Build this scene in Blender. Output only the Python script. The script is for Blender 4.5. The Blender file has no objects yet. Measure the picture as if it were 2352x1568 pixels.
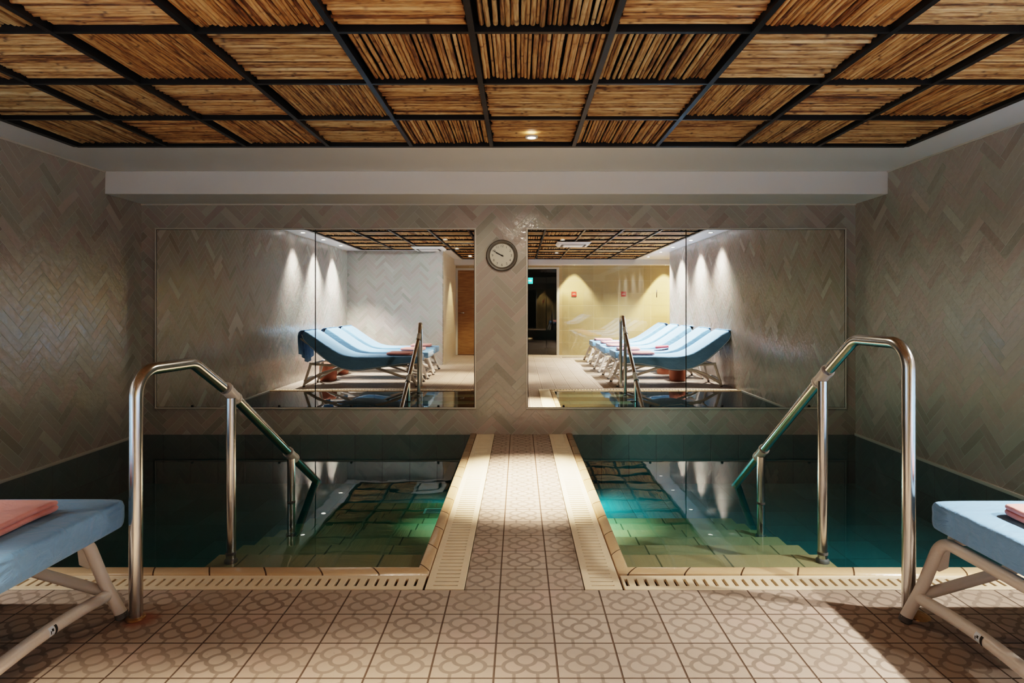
import bpy, bmesh, math, random
from mathutils import Vector, Matrix, Euler
random.seed(7)
PI = math.pi
S = bpy.context.scene
COL = S.collection

# ------------------------------------------------------------------ helpers
def link(o, parent=None):
    COL.objects.link(o)
    if parent is not None:
        o.parent = parent
    return o

def tag(o, label=None, cat=None, group=None, kind=None):
    if label: o['label'] = label
    if cat: o['category'] = cat
    if group: o['group'] = group
    if kind: o['kind'] = kind
    return o

def thing(name, label, cat, loc=(0, 0, 0), rz=0.0, group=None):
    o = bpy.data.objects.new(name, None)
    o.empty_display_size = .05
    link(o)
    o.location = loc
    o.rotation_euler = (0, 0, rz)
    return tag(o, label, cat, group)

def mesh_obj(name, verts, faces, mat, parent=None, smooth=False, loc=None):
    me = bpy.data.meshes.new(name)
    me.from_pydata([tuple(v) for v in verts], [], faces)
    bm = bmesh.new(); bm.from_mesh(me)
    bmesh.ops.recalc_face_normals(bm, faces=bm.faces)
    bm.to_mesh(me); bm.free()
    if smooth:
        for p in me.polygons: p.use_smooth = True
    for m in (mat if isinstance(mat, (list, tuple)) else [mat]):
        me.materials.append(m)
    o = bpy.data.objects.new(name, me)
    link(o, parent)
    if loc is not None: o.location = loc
    return o

class MB:
    """collects shapes for one mesh"""
    def __init__(s): s.v = []; s.f = []
    def add(s, vs, fs):
        n = len(s.v); s.v += [tuple(x) for x in vs]; s.f += [[i + n for i in f] for f in fs]; return s
    def box(s, x0, x1, y0, y1, z0, z1):
        vs = [(x, y, z) for x in (x0, x1) for y in (y0, y1) for z in (z0, z1)]
        return s.add(vs, [(0,1,3,2),(4,6,7,5),(0,4,5,1),(2,3,7,6),(0,2,6,4),(1,5,7,3)])
    def quad(s, a, b, c, d): return s.add([a, b, c, d], [(0, 1, 2, 3)])
    def tube(s, pts, r, seg=16, caps=True):
        pts = [Vector(p) for p in pts]
        n = len(pts)
        rs = r if isinstance(r, (list, tuple)) else [r] * n
        tang = []
        for i in range(n):
            a = pts[max(i - 1, 0)]; b = pts[min(i + 1, n - 1)]
            tang.append((b - a).normalized())
        up = Vector((0, 0, 1)) if abs(tang[0].z) < .9 else Vector((1, 0, 0))
        nrm = (up - tang[0] * up.dot(tang[0])).normalized()
        vs = []; fs = []
        for i in range(n):
            nrm = (nrm - tang[i] * nrm.dot(tang[i])).normalized()
            bi = tang[i].cross(nrm)
            for k in range(seg):
                a = 2 * PI * k / seg
                vs.append(pts[i] + (nrm * math.cos(a) + bi * math.sin(a)) * rs[i])
        for i in range(n - 1):
            for k in range(seg):
                fs.append((i*seg + k, i*seg + (k+1) % seg, (i+1)*seg + (k+1) % seg, (i+1)*seg + k))
        if caps:
            fs.append(list(range(seg))[::-1]); fs.append([(n-1)*seg + k for k in range(seg)])
        return s.add(vs, fs)
    def lathe(s, prof, seg=32, c=(0, 0, 0), axis='z'):
        vs = []; fs = []
        n = len(prof)
        for (r, z) in prof:
            for k in range(seg):
                a = 2 * PI * k / seg
                x, y = r * math.cos(a), r * math.sin(a)
                p = (x, y, z) if axis == 'z' else (x, -z, y)
                vs.append((p[0] + c[0], p[1] + c[1], p[2] + c[2]))
        for i in range(n - 1):
            for k in range(seg):
                fs.append((i*seg + k, i*seg + (k+1) % seg, (i+1)*seg + (k+1) % seg, (i+1)*seg + k))
        if prof[0][0] > 1e-6: fs.append([k for k in range(seg)])
        if prof[-1][0] > 1e-6: fs.append([(n-1)*seg + k for k in range(seg)])
        return s.add(vs, fs)
    def build(s, name, mat, parent=None, smooth=False, bevel=0, loc=None, auto=None, seg=2):
        o = mesh_obj(name, s.v, s.f, mat, parent, smooth, loc)
        if bevel:
            m = o.modifiers.new('b', 'BEVEL'); m.width = bevel; m.segments = seg; m.limit_method = 'ANGLE'; m.angle_limit = math.radians(40)
        if auto:
            bm = bmesh.new(); bm.from_mesh(o.data)
            for e in bm.edges:
                if len(e.link_faces) == 2 and e.calc_face_angle(0) > math.radians(auto): e.smooth = False
            bm.to_mesh(o.data); bm.free()
        return o

def fillet(pts, rads, n=8):
    """round the inner corners of a polyline"""
    pts = [Vector(p) for p in pts]
    out = [pts[0]]
    for i in range(1, len(pts) - 1):
        r = rads[i - 1]
        p = pts[i]; a = (pts[i-1] - p).normalized(); b = (pts[i+1] - p).normalized()
        ang = a.angle(b)
        if r <= 0 or ang > PI - .02: out.append(p); continue
        d = r / math.tan(ang / 2)
        A = p + a * d; B = p + b * d
        c = p + (a + b).normalized() * (r / math.sin(ang / 2))
        va = A - c; vb = B - c
        for k in range(n + 1):
            t = k / n
            th = va.angle(vb)
            v = (va * math.sin((1 - t) * th) + vb * math.sin(t * th)) / math.sin(th)
            out.append(c + v)
    out.append(pts[-1])
    return out

def copy_tree(o, parent=None):
    c = o.copy(); COL.objects.link(c)
    if parent is not None:
        c.parent = parent
        c.matrix_parent_inverse = o.matrix_parent_inverse
    for ch in list(o.children): copy_tree(ch, c)
    return c

# ------------------------------------------------------------------ node helper
class NG:
    def __init__(s, name):
        s.mat = bpy.data.materials.new(name); s.mat.use_nodes = True
        s.t = s.mat.node_tree; s.t.nodes.clear()
        s.out = s.t.nodes.new('ShaderNodeOutputMaterial')
    def n(s, typ, **kw):
        nd = s.t.nodes.new(typ)
        for k, v in kw.items(): setattr(nd, k, v)
        return nd
    def put(s, sock, v):
        if isinstance(v, bpy.types.NodeSocket): s.t.links.new(v, sock)
        elif v is not None:
            if sock.type == 'RGBA' and len(v) == 3: v = (*v, 1)
            sock.default_value = v
    def m(s, op, a, b=None, c=None, clamp=False):
        nd = s.n('ShaderNodeMath', operation=op); nd.use_clamp = clamp
        s.put(nd.inputs[0], a)
        if b is not None: s.put(nd.inputs[1], b)
        if c is not None: s.put(nd.inputs[2], c)
        return nd.outputs[0]
    def mix(s, f, a, b, typ='RGBA', blend='MIX'):
        nd = s.n('ShaderNodeMix', data_type=typ)
        if typ == 'RGBA':
            nd.blend_type = blend; i = (0, 6, 7); o = 2
        else: i = (0, 2, 3); o = 0
        s.put(nd.inputs[i[0]], f); s.put(nd.inputs[i[1]], a); s.put(nd.inputs[i[2]], b)
        return nd.outputs[o]
    def sep(s, v):
        nd = s.n('ShaderNodeSeparateXYZ'); s.put(nd.inputs[0], v); return nd.outputs
    def comb(s, x, y, z):
        nd = s.n('ShaderNodeCombineXYZ')
        for i, v in enumerate((x, y, z)): s.put(nd.inputs[i], v)
        return nd.outputs[0]
    def obj(s): return s.n('ShaderNodeTexCoord').outputs['Object']
    def uv(s): return s.n('ShaderNodeTexCoord').outputs['UV']
    def noise(s, vec, scale, detail=2, rough=.5, dist=0, dim='3D'):
        nd = s.n('ShaderNodeTexNoise', noise_dimensions=dim)
        s.put(nd.inputs['Vector'], vec); nd.inputs['Scale'].default_value = scale
        nd.inputs['Detail'].default_value = detail; nd.inputs['Roughness'].default_value = rough
        nd.inputs['Distortion'].default_value = dist
        return nd.outputs[0]
    def white(s, vec):
        nd = s.n('ShaderNodeTexWhiteNoise', noise_dimensions='3D'); s.put(nd.inputs['Vector'], vec)
        return nd.outputs
    def ramp(s, f, stops):
        nd = s.n('ShaderNodeValToRGB'); s.put(nd.inputs[0], f)
        el = nd.color_ramp.elements
        while len(el) < len(stops): el.new(.5)
        for e, (p, c) in zip(el, stops):
            e.position = p; e.color = (*c, 1) if len(c) == 3 else c
        return nd.outputs[0]
    def smooth(s, v, a, b):
        nd = s.n('ShaderNodeMapRange', interpolation_type='SMOOTHSTEP')
        s.put(nd.inputs[0], v); s.put(nd.inputs[1], a); s.put(nd.inputs[2], b)
        nd.inputs[3].default_value = 0; nd.inputs[4].default_value = 1
        return nd.outputs[0]
    def bump(s, h, strength=1, dist=1, normal=None):
        nd = s.n('ShaderNodeBump'); nd.inputs['Strength'].default_value = strength; nd.inputs['Distance'].default_value = dist
        s.put(nd.inputs['Height'], h)
        if normal is not None: s.put(nd.inputs['Normal'], normal)
        return nd.outputs[0]
    def pbr(s, color, rough=.5, metal=0, normal=None, spec=.5, emit=None, estr=0, coat=0, sheen=0):
        nd = s.n('ShaderNodeBsdfPrincipled')
        s.put(nd.inputs['Base Color'], color); s.put(nd.inputs['Roughness'], rough)
        s.put(nd.inputs['Metallic'], metal); s.put(nd.inputs['Specular IOR Level'], spec)
        if normal is not None: s.put(nd.inputs['Normal'], normal)
        if emit is not None:
            s.put(nd.inputs['Emission Color'], emit); nd.inputs['Emission Strength'].default_value = estr
        if coat: nd.inputs['Coat Weight'].default_value = coat
        if sheen: nd.inputs['Sheen Weight'].default_value = sheen
        s.t.links.new(nd.outputs[0], s.out.inputs[0])
        return s.mat

def plain(name, color, rough=.5, metal=0, bump=0, bscale=60, spec=.5, var=.0, vscale=8):
    g = NG(name); nrm = None; o = g.obj()
    col = color
    if var:
        f = g.noise(o, vscale, 3)
        col = g.mix(f, tuple(c * (1 - var) for c in color), tuple(min(1, c * (1 + var)) for c in color))
    if bump: nrm = g.bump(g.noise(o, bscale, 3), 1, bump)
    return g.pbr(col, rough, metal, nrm, spec)

# ------------------------------------------------------------------ materials
def herring(name, axes, w=.0625, n=4, dark=(.27,.255,.232), light=(.40,.38,.352), off=(0, 0)):
    """glazed herringbone wall tiles, laid at 45 degrees"""
    g = NG(name); p = g.sep(g.obj())
    a = g.m('ADD', p[axes[0]], off[0]); b = g.m('ADD', p[axes[1]], off[1])
    k = 1 / (math.sqrt(2) * w)
    X = g.m('MULTIPLY', g.m('ADD', a, b), k); Y = g.m('MULTIPLY', g.m('SUBTRACT', b, a), k)
    X = g.m('ADD', X, 400.0); Y = g.m('ADD', Y, 400.0)
    i = g.m('FLOOR', X); j = g.m('FLOOR', Y)
    kk = g.m('FLOORED_MODULO', g.m('SUBTRACT', i, j), 2.0 * n)
    isH = g.m('LESS_THAN', kk, n - .5)
    # horizontal tile
    hu0 = g.m('SUBTRACT', i, kk)
    hu = g.m('SUBTRACT', X, hu0); hv = g.m('SUBTRACT', Y, j)
    # vertical tile
    vj0 = g.m('SUBTRACT', j, g.m('SUBTRACT', 2.0 * n - 1, kk))
    vu = g.m('SUBTRACT', Y, vj0); vv = g.m('SUBTRACT', X, i)
    U = g.mix(isH, vu, hu, 'FLOAT'); V = g.mix(isH, vv, hv, 'FLOAT')
    idx = g.mix(isH, i, hu0, 'FLOAT'); idy = g.mix(isH, vj0, j, 'FLOAT')
    wn = g.white(g.comb(idx, idy, isH))
    r = g.sep(wn[1])
    eu = g.m('MINIMUM', U, g.m('SUBTRACT', float(n), U)); ev = g.m('MINIMUM', V, g.m('SUBTRACT', 1.0, V))
    e = g.m('MINIMUM', eu, ev)
    tile = g.smooth(e, .012, .04)
    o = g.obj()
    big = g.noise(o, 1.1, 2)
    shade = g.m('ADD', g.m('MULTIPLY', g.m('POWER', r[0], .33), .8), g.m('MULTIPLY', big, .2))
    col = g.mix(shade, dark, light)
    tint = g.mix(g.smooth(g.m('ADD', g.m('MULTIPLY', r[1], .5), g.m('MULTIPLY', g.noise(o, .9, 1), .6)), .3, .8), (1.06, .955, .935), (.98, 1.0, .94))
    col = g.mix(1.0, col, tint, 'RGBA', 'MULTIPLY')
    grout = tuple(min(1, c * 1.03) for c in light)
    col = g.mix(tile, grout, col)
    # each tile tilts a little and its glaze is wavy
    tx = g.m('MULTIPLY', g.m('SUBTRACT', r[1], .5), g.m('MULTIPLY', U, w * .02))
    ty = g.m('MULTIPLY', g.m('SUBTRACT', r[2], .5), g.m('MULTIPLY', V, w * .03))
    h = g.m('ADD', g.m('ADD', tx, ty), g.m('MULTIPLY', g.noise(o, 26, 2), .0028))
    h = g.m('ADD', h, g.m('MULTIPLY', tile, .0006))
    rough = g.mix(tile, .7, g.m('ADD', .16, g.m('MULTIPLY', r[0], .12)), 'FLOAT')
    return g.pbr(col, rough, 0, g.bump(h, 1, 1), .5)

M = {}
M['tile_side'] = herring('glazed_herringbone_side', (1, 2))
M['tile_back'] = herring('glazed_herringbone_back', (0, 2), off=(.03, .05))
M['plaster'] = plain('white_plaster', (.70, .685, .665), .6, bump=.0008, bscale=20)
M['black'] = plain('black_backing', (.008, .007, .006), .8)
M['tbar'] = plain('black_grid_metal', (.018, .018, .02), .38, metal=.3)

def floor_mat():
    g = NG('flower_floor_tile'); o = g.obj(); p = g.sep(o)
    u = g.m('DIVIDE', g.m('ADD', p[0], .0812 + 20 * .2027), .2027)
    v = g.m('DIVIDE', g.m('ADD', p[1], -2.502 + 40 * .1985), .1985)
    iu = g.m('FLOOR', u); iv = g.m('FLOOR', v)
    x = g.m('ABSOLUTE', g.m('SUBTRACT', g.m('SUBTRACT', u, iu), .5))
    y = g.m('ABSOLUTE', g.m('SUBTRACT', g.m('SUBTRACT', v, iv), .5))
    def dist(cx, cy):
        a = g.m('SUBTRACT', x, cx); b = g.m('SUBTRACT', y, cy)
        return g.m('SQRT', g.m('ADD', g.m('MULTIPLY', a, a), g.m('MULTIPLY', b, b)))
    def band(d, c, h):
        return g.m('SUBTRACT', 1.0, g.smooth(g.m('ABSOLUTE', g.m('SUBTRACT', d, c)), h - .008, h + .008))
    dp = dist(.185, .185); dc = dist(0.0, 0.0)
    petal = band(dp, .172, .033)
    outside = g.smooth(dc, .155, .17)
    petal = g.m('MULTIPLY', petal, outside)
    ring = band(dc, .165, .034)
    stx = g.m('MULTIPLY', band(x, .185, .026), g.m('GREATER_THAN', y, .37))
    sty = g.m('MULTIPLY', band(y, .185, .026), g.m('GREATER_THAN', x, .37))
    line = g.m('MAXIMUM', g.m('MAXIMUM', petal, ring), g.m('MAXIMUM', stx, sty))
    wn = g.sep(g.white(g.comb(iu, iv, 3.0))[1])
    nz = g.noise(o, 9, 4, .6)
    base = g.mix(wn[0], (.345, .27, .215), (.40, .32, .26))
    base = g.mix(g.m('MULTIPLY', g.smooth(g.noise(o, 3.2, 2), .5, .75), .5), base, (.46, .31, .27))
    base = g.mix(g.m('MULTIPLY', nz, .35), base, (.33, .25, .2))
    lc = g.mix(wn[1], (.18, .14, .11), (.22, .17, .135))
    col = g.mix(g.m('MULTIPLY', line, g.m('ADD', .6, g.m('MULTIPLY', g.noise(o, 30, 3), .4))), base, lc)
    edge = g.m('MINIMUM', g.m('SUBTRACT', .5, x), g.m('SUBTRACT', .5, y))
    tile = g.smooth(edge, .008, .02)
    col = g.mix(tile, (.10, .065, .045), col)
    # dirt specks and rust round the feet of the rails
    speck = g.smooth(g.noise(o, 60, 2), .73, .76)
    col = g.mix(g.m('MULTIPLY', speck, .35), col, (.07, .05, .04))
    def blob(cx, cy, r):
        a = g.m('SUBTRACT', p[0], cx); b = g.m('SUBTRACT', p[1], cy)
        d = g.m('SQRT', g.m('ADD', g.m('MULTIPLY', a, a), g.m('MULTIPLY', b, b)))
        return g.smooth(g.m('ADD', d, g.m('MULTIPLY', g.noise(o, 22, 3), .06)), r + .05, r)
    rust = g.m('MAXIMUM', blob(-1.405, 2.262, .058), g.m('MULTIPLY', blob(1.475, 2.29, .035), .5))
    col = g.mix(g.m('MULTIPLY', rust, .85), col, (.26, .10, .05))
    h = g.m('ADD', g.m('MULTIPLY', tile, .0022), g.m('MULTIPLY', nz, .0006))
    h = g.m('SUBTRACT', h, g.m('MULTIPLY', line, .0004))
    return g.pbr(col, g.m('ADD', .42, g.m('MULTIPLY', nz, .25)), 0, g.bump(h, 1, 1), .4)
M['floor'] = floor_mat()

def cop_mat():
    g = NG('cream_bullnose_tile'); uv = g.sep(g.uv()); o = g.obj()
    t = g.m('DIVIDE', uv[0], .2445); it = g.m('FLOOR', t); ft = g.m('SUBTRACT', t, it)
    e = g.m('MINIMUM', ft, g.m('SUBTRACT', 1.0, ft))
    tile = g.smooth(e, .008, .02)
    r = g.white(g.comb(it, 2.0, 1.0))[0]
    col = g.mix(r, (.50, .34, .20), (.62, .45, .29))
    col = g.mix(g.m('MULTIPLY', g.noise(o, 40, 3), .4), col, (.46, .31, .19))
    col = g.mix(tile, (.09, .05, .025), col)
    h = g.m('ADD', g.m('MULTIPLY', tile, .002), g.m('MULTIPLY', g.noise(o, 60, 2), .0008))
    return g.pbr(col, .22, 0, g.bump(h, 1, 1), .5)
M['coping'] = cop_mat()
M['grate'] = plain('cream_plastic_grating', (.66, .53, .38), .45, bump=.0005, bscale=120, var=.12, vscale=14)
M['gutter'] = plain('dark_gutter', (.10, .055, .025), .6)

def pool_tile(name, base, grout, sx, sy, ax=(0, 1), var=.2, ox=0, oy=0):
    g = NG(name); o = g.obj(); p = g.sep(o)
    u = g.m('DIVIDE', g.m('ADD', p[ax[0]], 50 * sx + ox), sx); v = g.m('DIVIDE', g.m('ADD', p[ax[1]], 50 * sy + oy), sy)
    iu = g.m('FLOOR', u); iv = g.m('FLOOR', v)
    fu = g.m('SUBTRACT', u, iu); fv = g.m('SUBTRACT', v, iv)
    e = g.m('MINIMUM', g.m('MULTIPLY', g.m('MINIMUM', fu, g.m('SUBTRACT', 1.0, fu)), sx),
            g.m('MULTIPLY', g.m('MINIMUM', fv, g.m('SUBTRACT', 1.0, fv)), sy))
    tile = g.smooth(e, .002, .006)
    r = g.white(g.comb(iu, iv, 5.0))[0]
    col = g.mix(r, tuple(c * (1 - var) for c in base), tuple(min(1, c * (1 + var)) for c in base))
    col = g.mix(g.m('MULTIPLY', g.noise(o, 7, 3), .4), col, tuple(c * .75 for c in base))
    col = g.mix(tile, grout, col)
    return g.pbr(col, .35, 0, g.bump(g.m('MULTIPLY', tile, .001), 1, 1), .3)
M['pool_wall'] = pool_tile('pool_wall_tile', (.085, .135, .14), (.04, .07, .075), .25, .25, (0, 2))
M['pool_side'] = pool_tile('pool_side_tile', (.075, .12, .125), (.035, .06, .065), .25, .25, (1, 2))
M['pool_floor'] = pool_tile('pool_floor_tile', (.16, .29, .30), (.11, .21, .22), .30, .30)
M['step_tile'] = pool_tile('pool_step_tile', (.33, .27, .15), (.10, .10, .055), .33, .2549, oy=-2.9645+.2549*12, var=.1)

def water_mat(name, col, dens):
    g = NG(name)
    geo = g.n('ShaderNodeNewGeometry'); up = g.sep(geo.outputs['True Normal'])[2]
    o = g.obj()
    rip = g.m('ADD', g.m('MULTIPLY', g.noise(o, 2.2, 2), .0012), g.m('MULTIPLY', g.noise(o, 9, 1), .00012))
    nrm = g.bump(rip, 1, 1)
    lw = g.n('ShaderNodeLayerWeight'); lw.inputs[0].default_value = .5; g.put(lw.inputs['Normal'], nrm)
    fac = g.m('POWER', lw.outputs['Facing'], 5.0)
    fr = g.m('ADD', .02, g.m('MULTIPLY', fac, .98), clamp=True)
    top = g.m('GREATER_THAN', g.m('ABSOLUTE', up), .5)
    zz = g.m('GREATER_THAN', g.sep(o)[2], -.05)
    fr = g.m('MULTIPLY', fr, g.m('MULTIPLY', top, zz))
    tr = g.n('ShaderNodeBsdfTransparent')
    gl = g.n('ShaderNodeBsdfGlossy'); gl.inputs['Roughness'].default_value = 0.0; g.put(gl.inputs['Normal'], nrm)
    mx = g.n('ShaderNodeMixShader'); g.put(mx.inputs[0], fr)
    g.t.links.new(tr.outputs[0], mx.inputs[1]); g.t.links.new(gl.outputs[0], mx.inputs[2])
    g.t.links.new(mx.outputs[0], g.out.inputs[0])
    ab = g.n('ShaderNodeVolumeAbsorption'); ab.inputs['Color'].default_value = (*col, 1); ab.inputs['Density'].default_value = dens
    g.t.links.new(ab.outputs[0], g.out.inputs[1])
    return g.mat
M['water_l'] = water_mat('dark_green_water', (.05, .70, .71), 1.9)
M['water_r'] = water_mat('turquoise_water', (.05, .72, .76), 1.55)

def mirror_mat():
    g = NG('mirror_silvering'); o = g.obj()
    gl = g.n('ShaderNodeBsdfGlossy'); gl.inputs['Roughness'].default_value = 0.0
    g.put(gl.inputs['Color'], g.mix(g.smooth(g.noise(o, 1.5, 2), .4, .7), (.86, .88, .86), (.90, .91, .89)))
    g.t.links.new(gl.outputs[0], g.out.inputs[0]); return g.mat
M['mirror'] = mirror_mat()

def glass_mat():
    g = NG('clear_partition_glass')
    lw = g.n('ShaderNodeLayerWeight'); lw.inputs[0].default_value = .5
    fr = g.m('ADD', .05, g.m('MULTIPLY', g.m('POWER', lw.outputs['Facing'], 5.0), .95), clamp=True)
    tr = g.n('ShaderNodeBsdfTransparent'); g.put(tr.inputs[0], (.95, .97, .95))
    gl = g.n('ShaderNodeBsdfGlossy'); gl.inputs['Roughness'].default_value = 0.0
    mx = g.n('ShaderNodeMixShader'); g.put(mx.inputs[0], fr)
    g.t.links.new(tr.outputs[0], mx.inputs[1]); g.t.links.new(gl.outputs[0], mx.inputs[2])
    g.t.links.new(mx.outputs[0], g.out.inputs[0]); return g.mat
M['glass'] = glass_mat()

def steel_mat(name, col, rough):
    g = NG(name); o = g.obj()
    n = g.noise(o, 45, 2)
    return g.pbr(col, g.m('ADD', rough, g.m('MULTIPLY', n, .06)), 1.0)
M['steel'] = steel_mat('polished_stainless', (.55, .55, .54), .17)
M['sleeve'] = plain('satin_rail_fitting', (.46, .435, .41), .3, bump=.001, bscale=40)
M['brass'] = plain('tarnished_brass', (.45, .28, .12), .35, metal=1, bump=.004, bscale=60)
M['white_metal'] = plain('white_coated_aluminium', (.63, .57, .52), .38, bump=.0006, bscale=150)
M['rubber'] = plain('grey_foot_cap', (.10, .095, .09), .6)

def fabric(name, col, bump=.004, scale=9, sheen=.2):
    g = NG(name); o = g.obj()
    w = g.noise(g.comb(*[g.m('MULTIPLY', c, k) for c, k in zip(g.sep(o), (1.0, 2.2, 2.2))]), scale, 4, .55, .6)
    weave = g.noise(o, 700, 1)
    c = g.mix(w, tuple(x * .86 for x in col), tuple(min(1, x * 1.12) for x in col))
    h = g.m('ADD', g.m('MULTIPLY', w, bump), g.m('MULTIPLY', weave, .0003))
    return g.pbr(c, .72, 0, g.bump(h, 1, 1), .25, sheen=sheen)
M['blue'] = fabric('blue_mattress_cover', (.185, .36, .58), .012, 7)
M['blue_dark'] = fabric('blue_terry_towel', (.07, .20, .38))
M['pipe'] = plain('pale_piping', (.62, .70, .78), .6)
M['pink'] = fabric('pink_towel', (.72, .32, .29), .004, 14, .3)
M['red_towel'] = fabric('red_towel', (.38, .06, .07), .004, 14, .3)
M['terracotta'] = plain('terracotta_drum', (.36, .13, .075), .55, bump=.001, bscale=30, var=.15)

def reed_mat():
    g = NG('split_reed'); o = g.obj()
    at = g.n('ShaderNodeAttribute', attribute_name='tone')
    oi = g.n('ShaderNodeObjectInfo')
    v = g.sep(at.outputs['Color'])
    p = g.sep(o)
    seed = g.m('MULTIPLY', oi.outputs['Random'], 37.0)
    blotch = g.noise(g.comb(g.m('ADD', g.m('MULTIPLY', p[0], 3.0), seed), g.m('MULTIPLY', p[1], 45.0), seed), 1.5, 3, .6)
    tone = g.m('ADD', g.m('MULTIPLY', v[0], .58), g.m('MULTIPLY', g.smooth(blotch, .30, .62), .42))
    col = g.ramp(tone, [(0, (.035, .014, .006)), (.3, (.17, .075, .026)), (.62, (.46, .265, .105)), (1, (.68, .47, .25))])
    col = g.mix(v[1], col, (.035, .016, .008))
    hue = g.mix(oi.outputs['Random'], (1.05, .93, .80), (.93, 1.0, 1.06))
    col = g.mix(1.0, col, hue, 'RGBA', 'MULTIPLY')
    return g.pbr(col, .5, 0, g.bump(g.noise(g.comb(g.m('MULTIPLY', p[0], 12), g.m('MULTIPLY', p[1], 300), 0.0), 2, 2), 1, .001), .35)
M['reed'] = reed_mat()
M['beige'] = pool_tile('beige_stone_tile', (.44, .335, .20), (.52, .42, .29), .6, .3, (0, 2), .07)
M['beige_side'] = pool_tile('beige_stone_tile_side', (.62, .52, .38), (.66, .56, .42), .6, .3, (1, 2), .05)
def wood_mat():
    g = NG('brown_wood_door'); p = g.sep(g.obj())
    n = g.noise(g.comb(g.m('MULTIPLY', p[0], 3.0), p[1], g.m('MULTIPLY', p[2], 30.0)), 1.5, 4, .6, .4)
    return g.pbr(g.ramp(n, [(.3, (.20, .10, .035)), (.7, (.33, .19, .08))]), .45)
M['wood'] = wood_mat()
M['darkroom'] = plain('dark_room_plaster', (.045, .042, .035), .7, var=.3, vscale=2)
M['ac'] = plain('white_painted_metal', (.72, .70, .66), .4)
M['ac_slot'] = plain('dark_slot', (.03, .03, .03), .6)
M['red_sign'] = plain('red_placard', (.45, .035, .03), .4)
M['sign_line'] = plain('pale_sign_print', (.72, .55, .5), .5)
M['clock_rim'] = plain('grey_brown_clock_rim', (.10, .088, .072), .4, var=.1)
M['clock_face'] = plain('ivory_clock_face', (.50, .48, .41), .55)
M['ink'] = plain('black_ink', (.015, .013, .012), .5)
M['print'] = plain('grey_print', (.05, .046, .04), .5)
M['trimline'] = plain('pale_edge_trim', (.52, .49, .44), .35)
def emis(name, col, st):
    g = NG(name); return g.pbr((.8, .8, .8), .4, 0, None, .5, col, st)
M['lens'] = emis('warm_lamp_lens', (1, .90, .76), 14)
M['lens_dim'] = emis('recessed_lamp_lens', (1, .86, .68), 4)
M['lens_cool'] = emis('neutral_lamp_lens', (1, .95, .88), 26)
M['exit'] = emis('lit_green_sign', (.02, .55, .50), 3.0)
M['exit_white'] = emis('lit_white_pictogram', (.8, 1, .95), 3.0)

# ------------------------------------------------------------------ room dimensions
XL, XR, YB = -3.449, 3.067, 5.562       # side walls, back wall
ZC = 2.29                               # plaster ceiling
YF = -3.64                              # rear wall behind the loungers
YA = -1.33                              # end of the herringbone wall beside the alcove
XA = 3.75
DECK = 2.498
WX0, WX1 = -.224, .266                  # walkway between the drains
GX0, GX1 = -.392, .427                  # outer edges of the walkway drains
CW = .055; CF = .076                     # coping width beside the walkway and at the front
PX0, PX1 = GX0 - CW, GX1 + CW           # pool edges beside the walkway
GY = 2.632                              # pool side of the front drains
PY = GY + CF                            # front edge of the pools
ZP = -.45

def struct(name, mb, mat, **k):
    o = mb.build(name, mat, **k); o['kind'] = 'structure'; return o

# floor with walkway
b = MB()
b.quad((XL, YF, 0), (XA, YF, 0), (XA, DECK, 0), (XL, DECK, 0))
b.quad((WX0, DECK, 0), (WX1, DECK, 0), (WX1, YB, 0), (WX0, YB, 0))
b.quad((-1.54, -6.2, 0), (XA, -6.2, 0), (XA, YF, 0), (-1.54, YF, 0))
struct('floor', b, M['floor'])
# gutters under the drains
b = MB()
b.box(XL, GX0, DECK, GY, -.07, -.055)
b.box(GX0, WX0, DECK, YB, -.07, -.055)
b.box(WX1, GX1, DECK, YB, -.07, -.055)
b.box(GX1, XR, DECK, GY, -.07, -.055)
struct('floor_gutter', b, M['gutter'])
b = MB()
b.box(XL, WX0, DECK - .02, DECK - .001, -.07, -.002); b.box(WX1, XR, DECK - .02, DECK - .001, -.07, -.002)
b.box(WX0 + .001, WX0 + .02, DECK, YB, -.07, -.002); b.box(WX1 - .02, WX1 - .001, DECK, YB, -.07, -.002)
struct('floor_edge', b, M['gutter'])

# walls
b = MB(); b.box(XL - .12, XL, YF, YB + .12, ZP - .1, ZC + .1); struct('wall_left', b, M['tile_side'])
b = MB(); b.box(XR, XR + .12, YA, YB + .12, ZP - .1, ZC + .1); struct('wall_right', b, M['tile_side'])
b = MB(); b.box(XL, XR, YB, YB + .12, ZP - .1, ZC + .1); struct('wall_back', b, M['tile_back'])
b = MB(); b.box(XL, -1.54, -1.22, -1.10, 0, ZC + .1); struct('wall_rear_left', b, M['tile_back'])
b = MB(); b.box(-1.66, -1.541, YF, -1.22, 0, ZC + .1); struct('wall_passage', b, M['beige_side'])
b = MB()
b.box(-1.54, -1.50, YF - .1, YF, 0, ZC + .1); b.box(-1.50, -.66, YF - .1, YF, 2.06, ZC + .1)
b.box(-.66, .20, YF - .1, YF, 0, ZC + .1); b.box(.20, .94, YF - .1, YF, 2.08, ZC + .1); b.box(.94, XA + .1, YF - .1, YF, 0, ZC + .1)
struct('wall_rear', b, M['beige'])
b = MB(); b.box(XA, XA + .1, YF, YA, 0, ZC + .1); struct('wall_alcove', b, M['beige_side'])
b = MB(); b.box(XR + .12, XA, YA, YA + .1, 0, ZC + .1); struct('wall_alcove_return', b, M['beige'])
b = MB()
b.box(-.4, -.3, -6.2, YF - .1, 0, 2.4); b.box(1.9, 2.0, -6.2, YF - .1, 0, 2.4); b.box(-.4, 2.0, -6.3, -6.2, 0, 2.4); b.box(-.4, 2.0, -6.2, YF - .1, 2.3, 2.4)
struct('wall_dark_room', b, M['darkroom'])
b = MB(); b.box(-1.66, -.5, YF - .4, YF - .3, 0, 2.3); struct('wall_behind_door', b, M['darkroom'])

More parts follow.
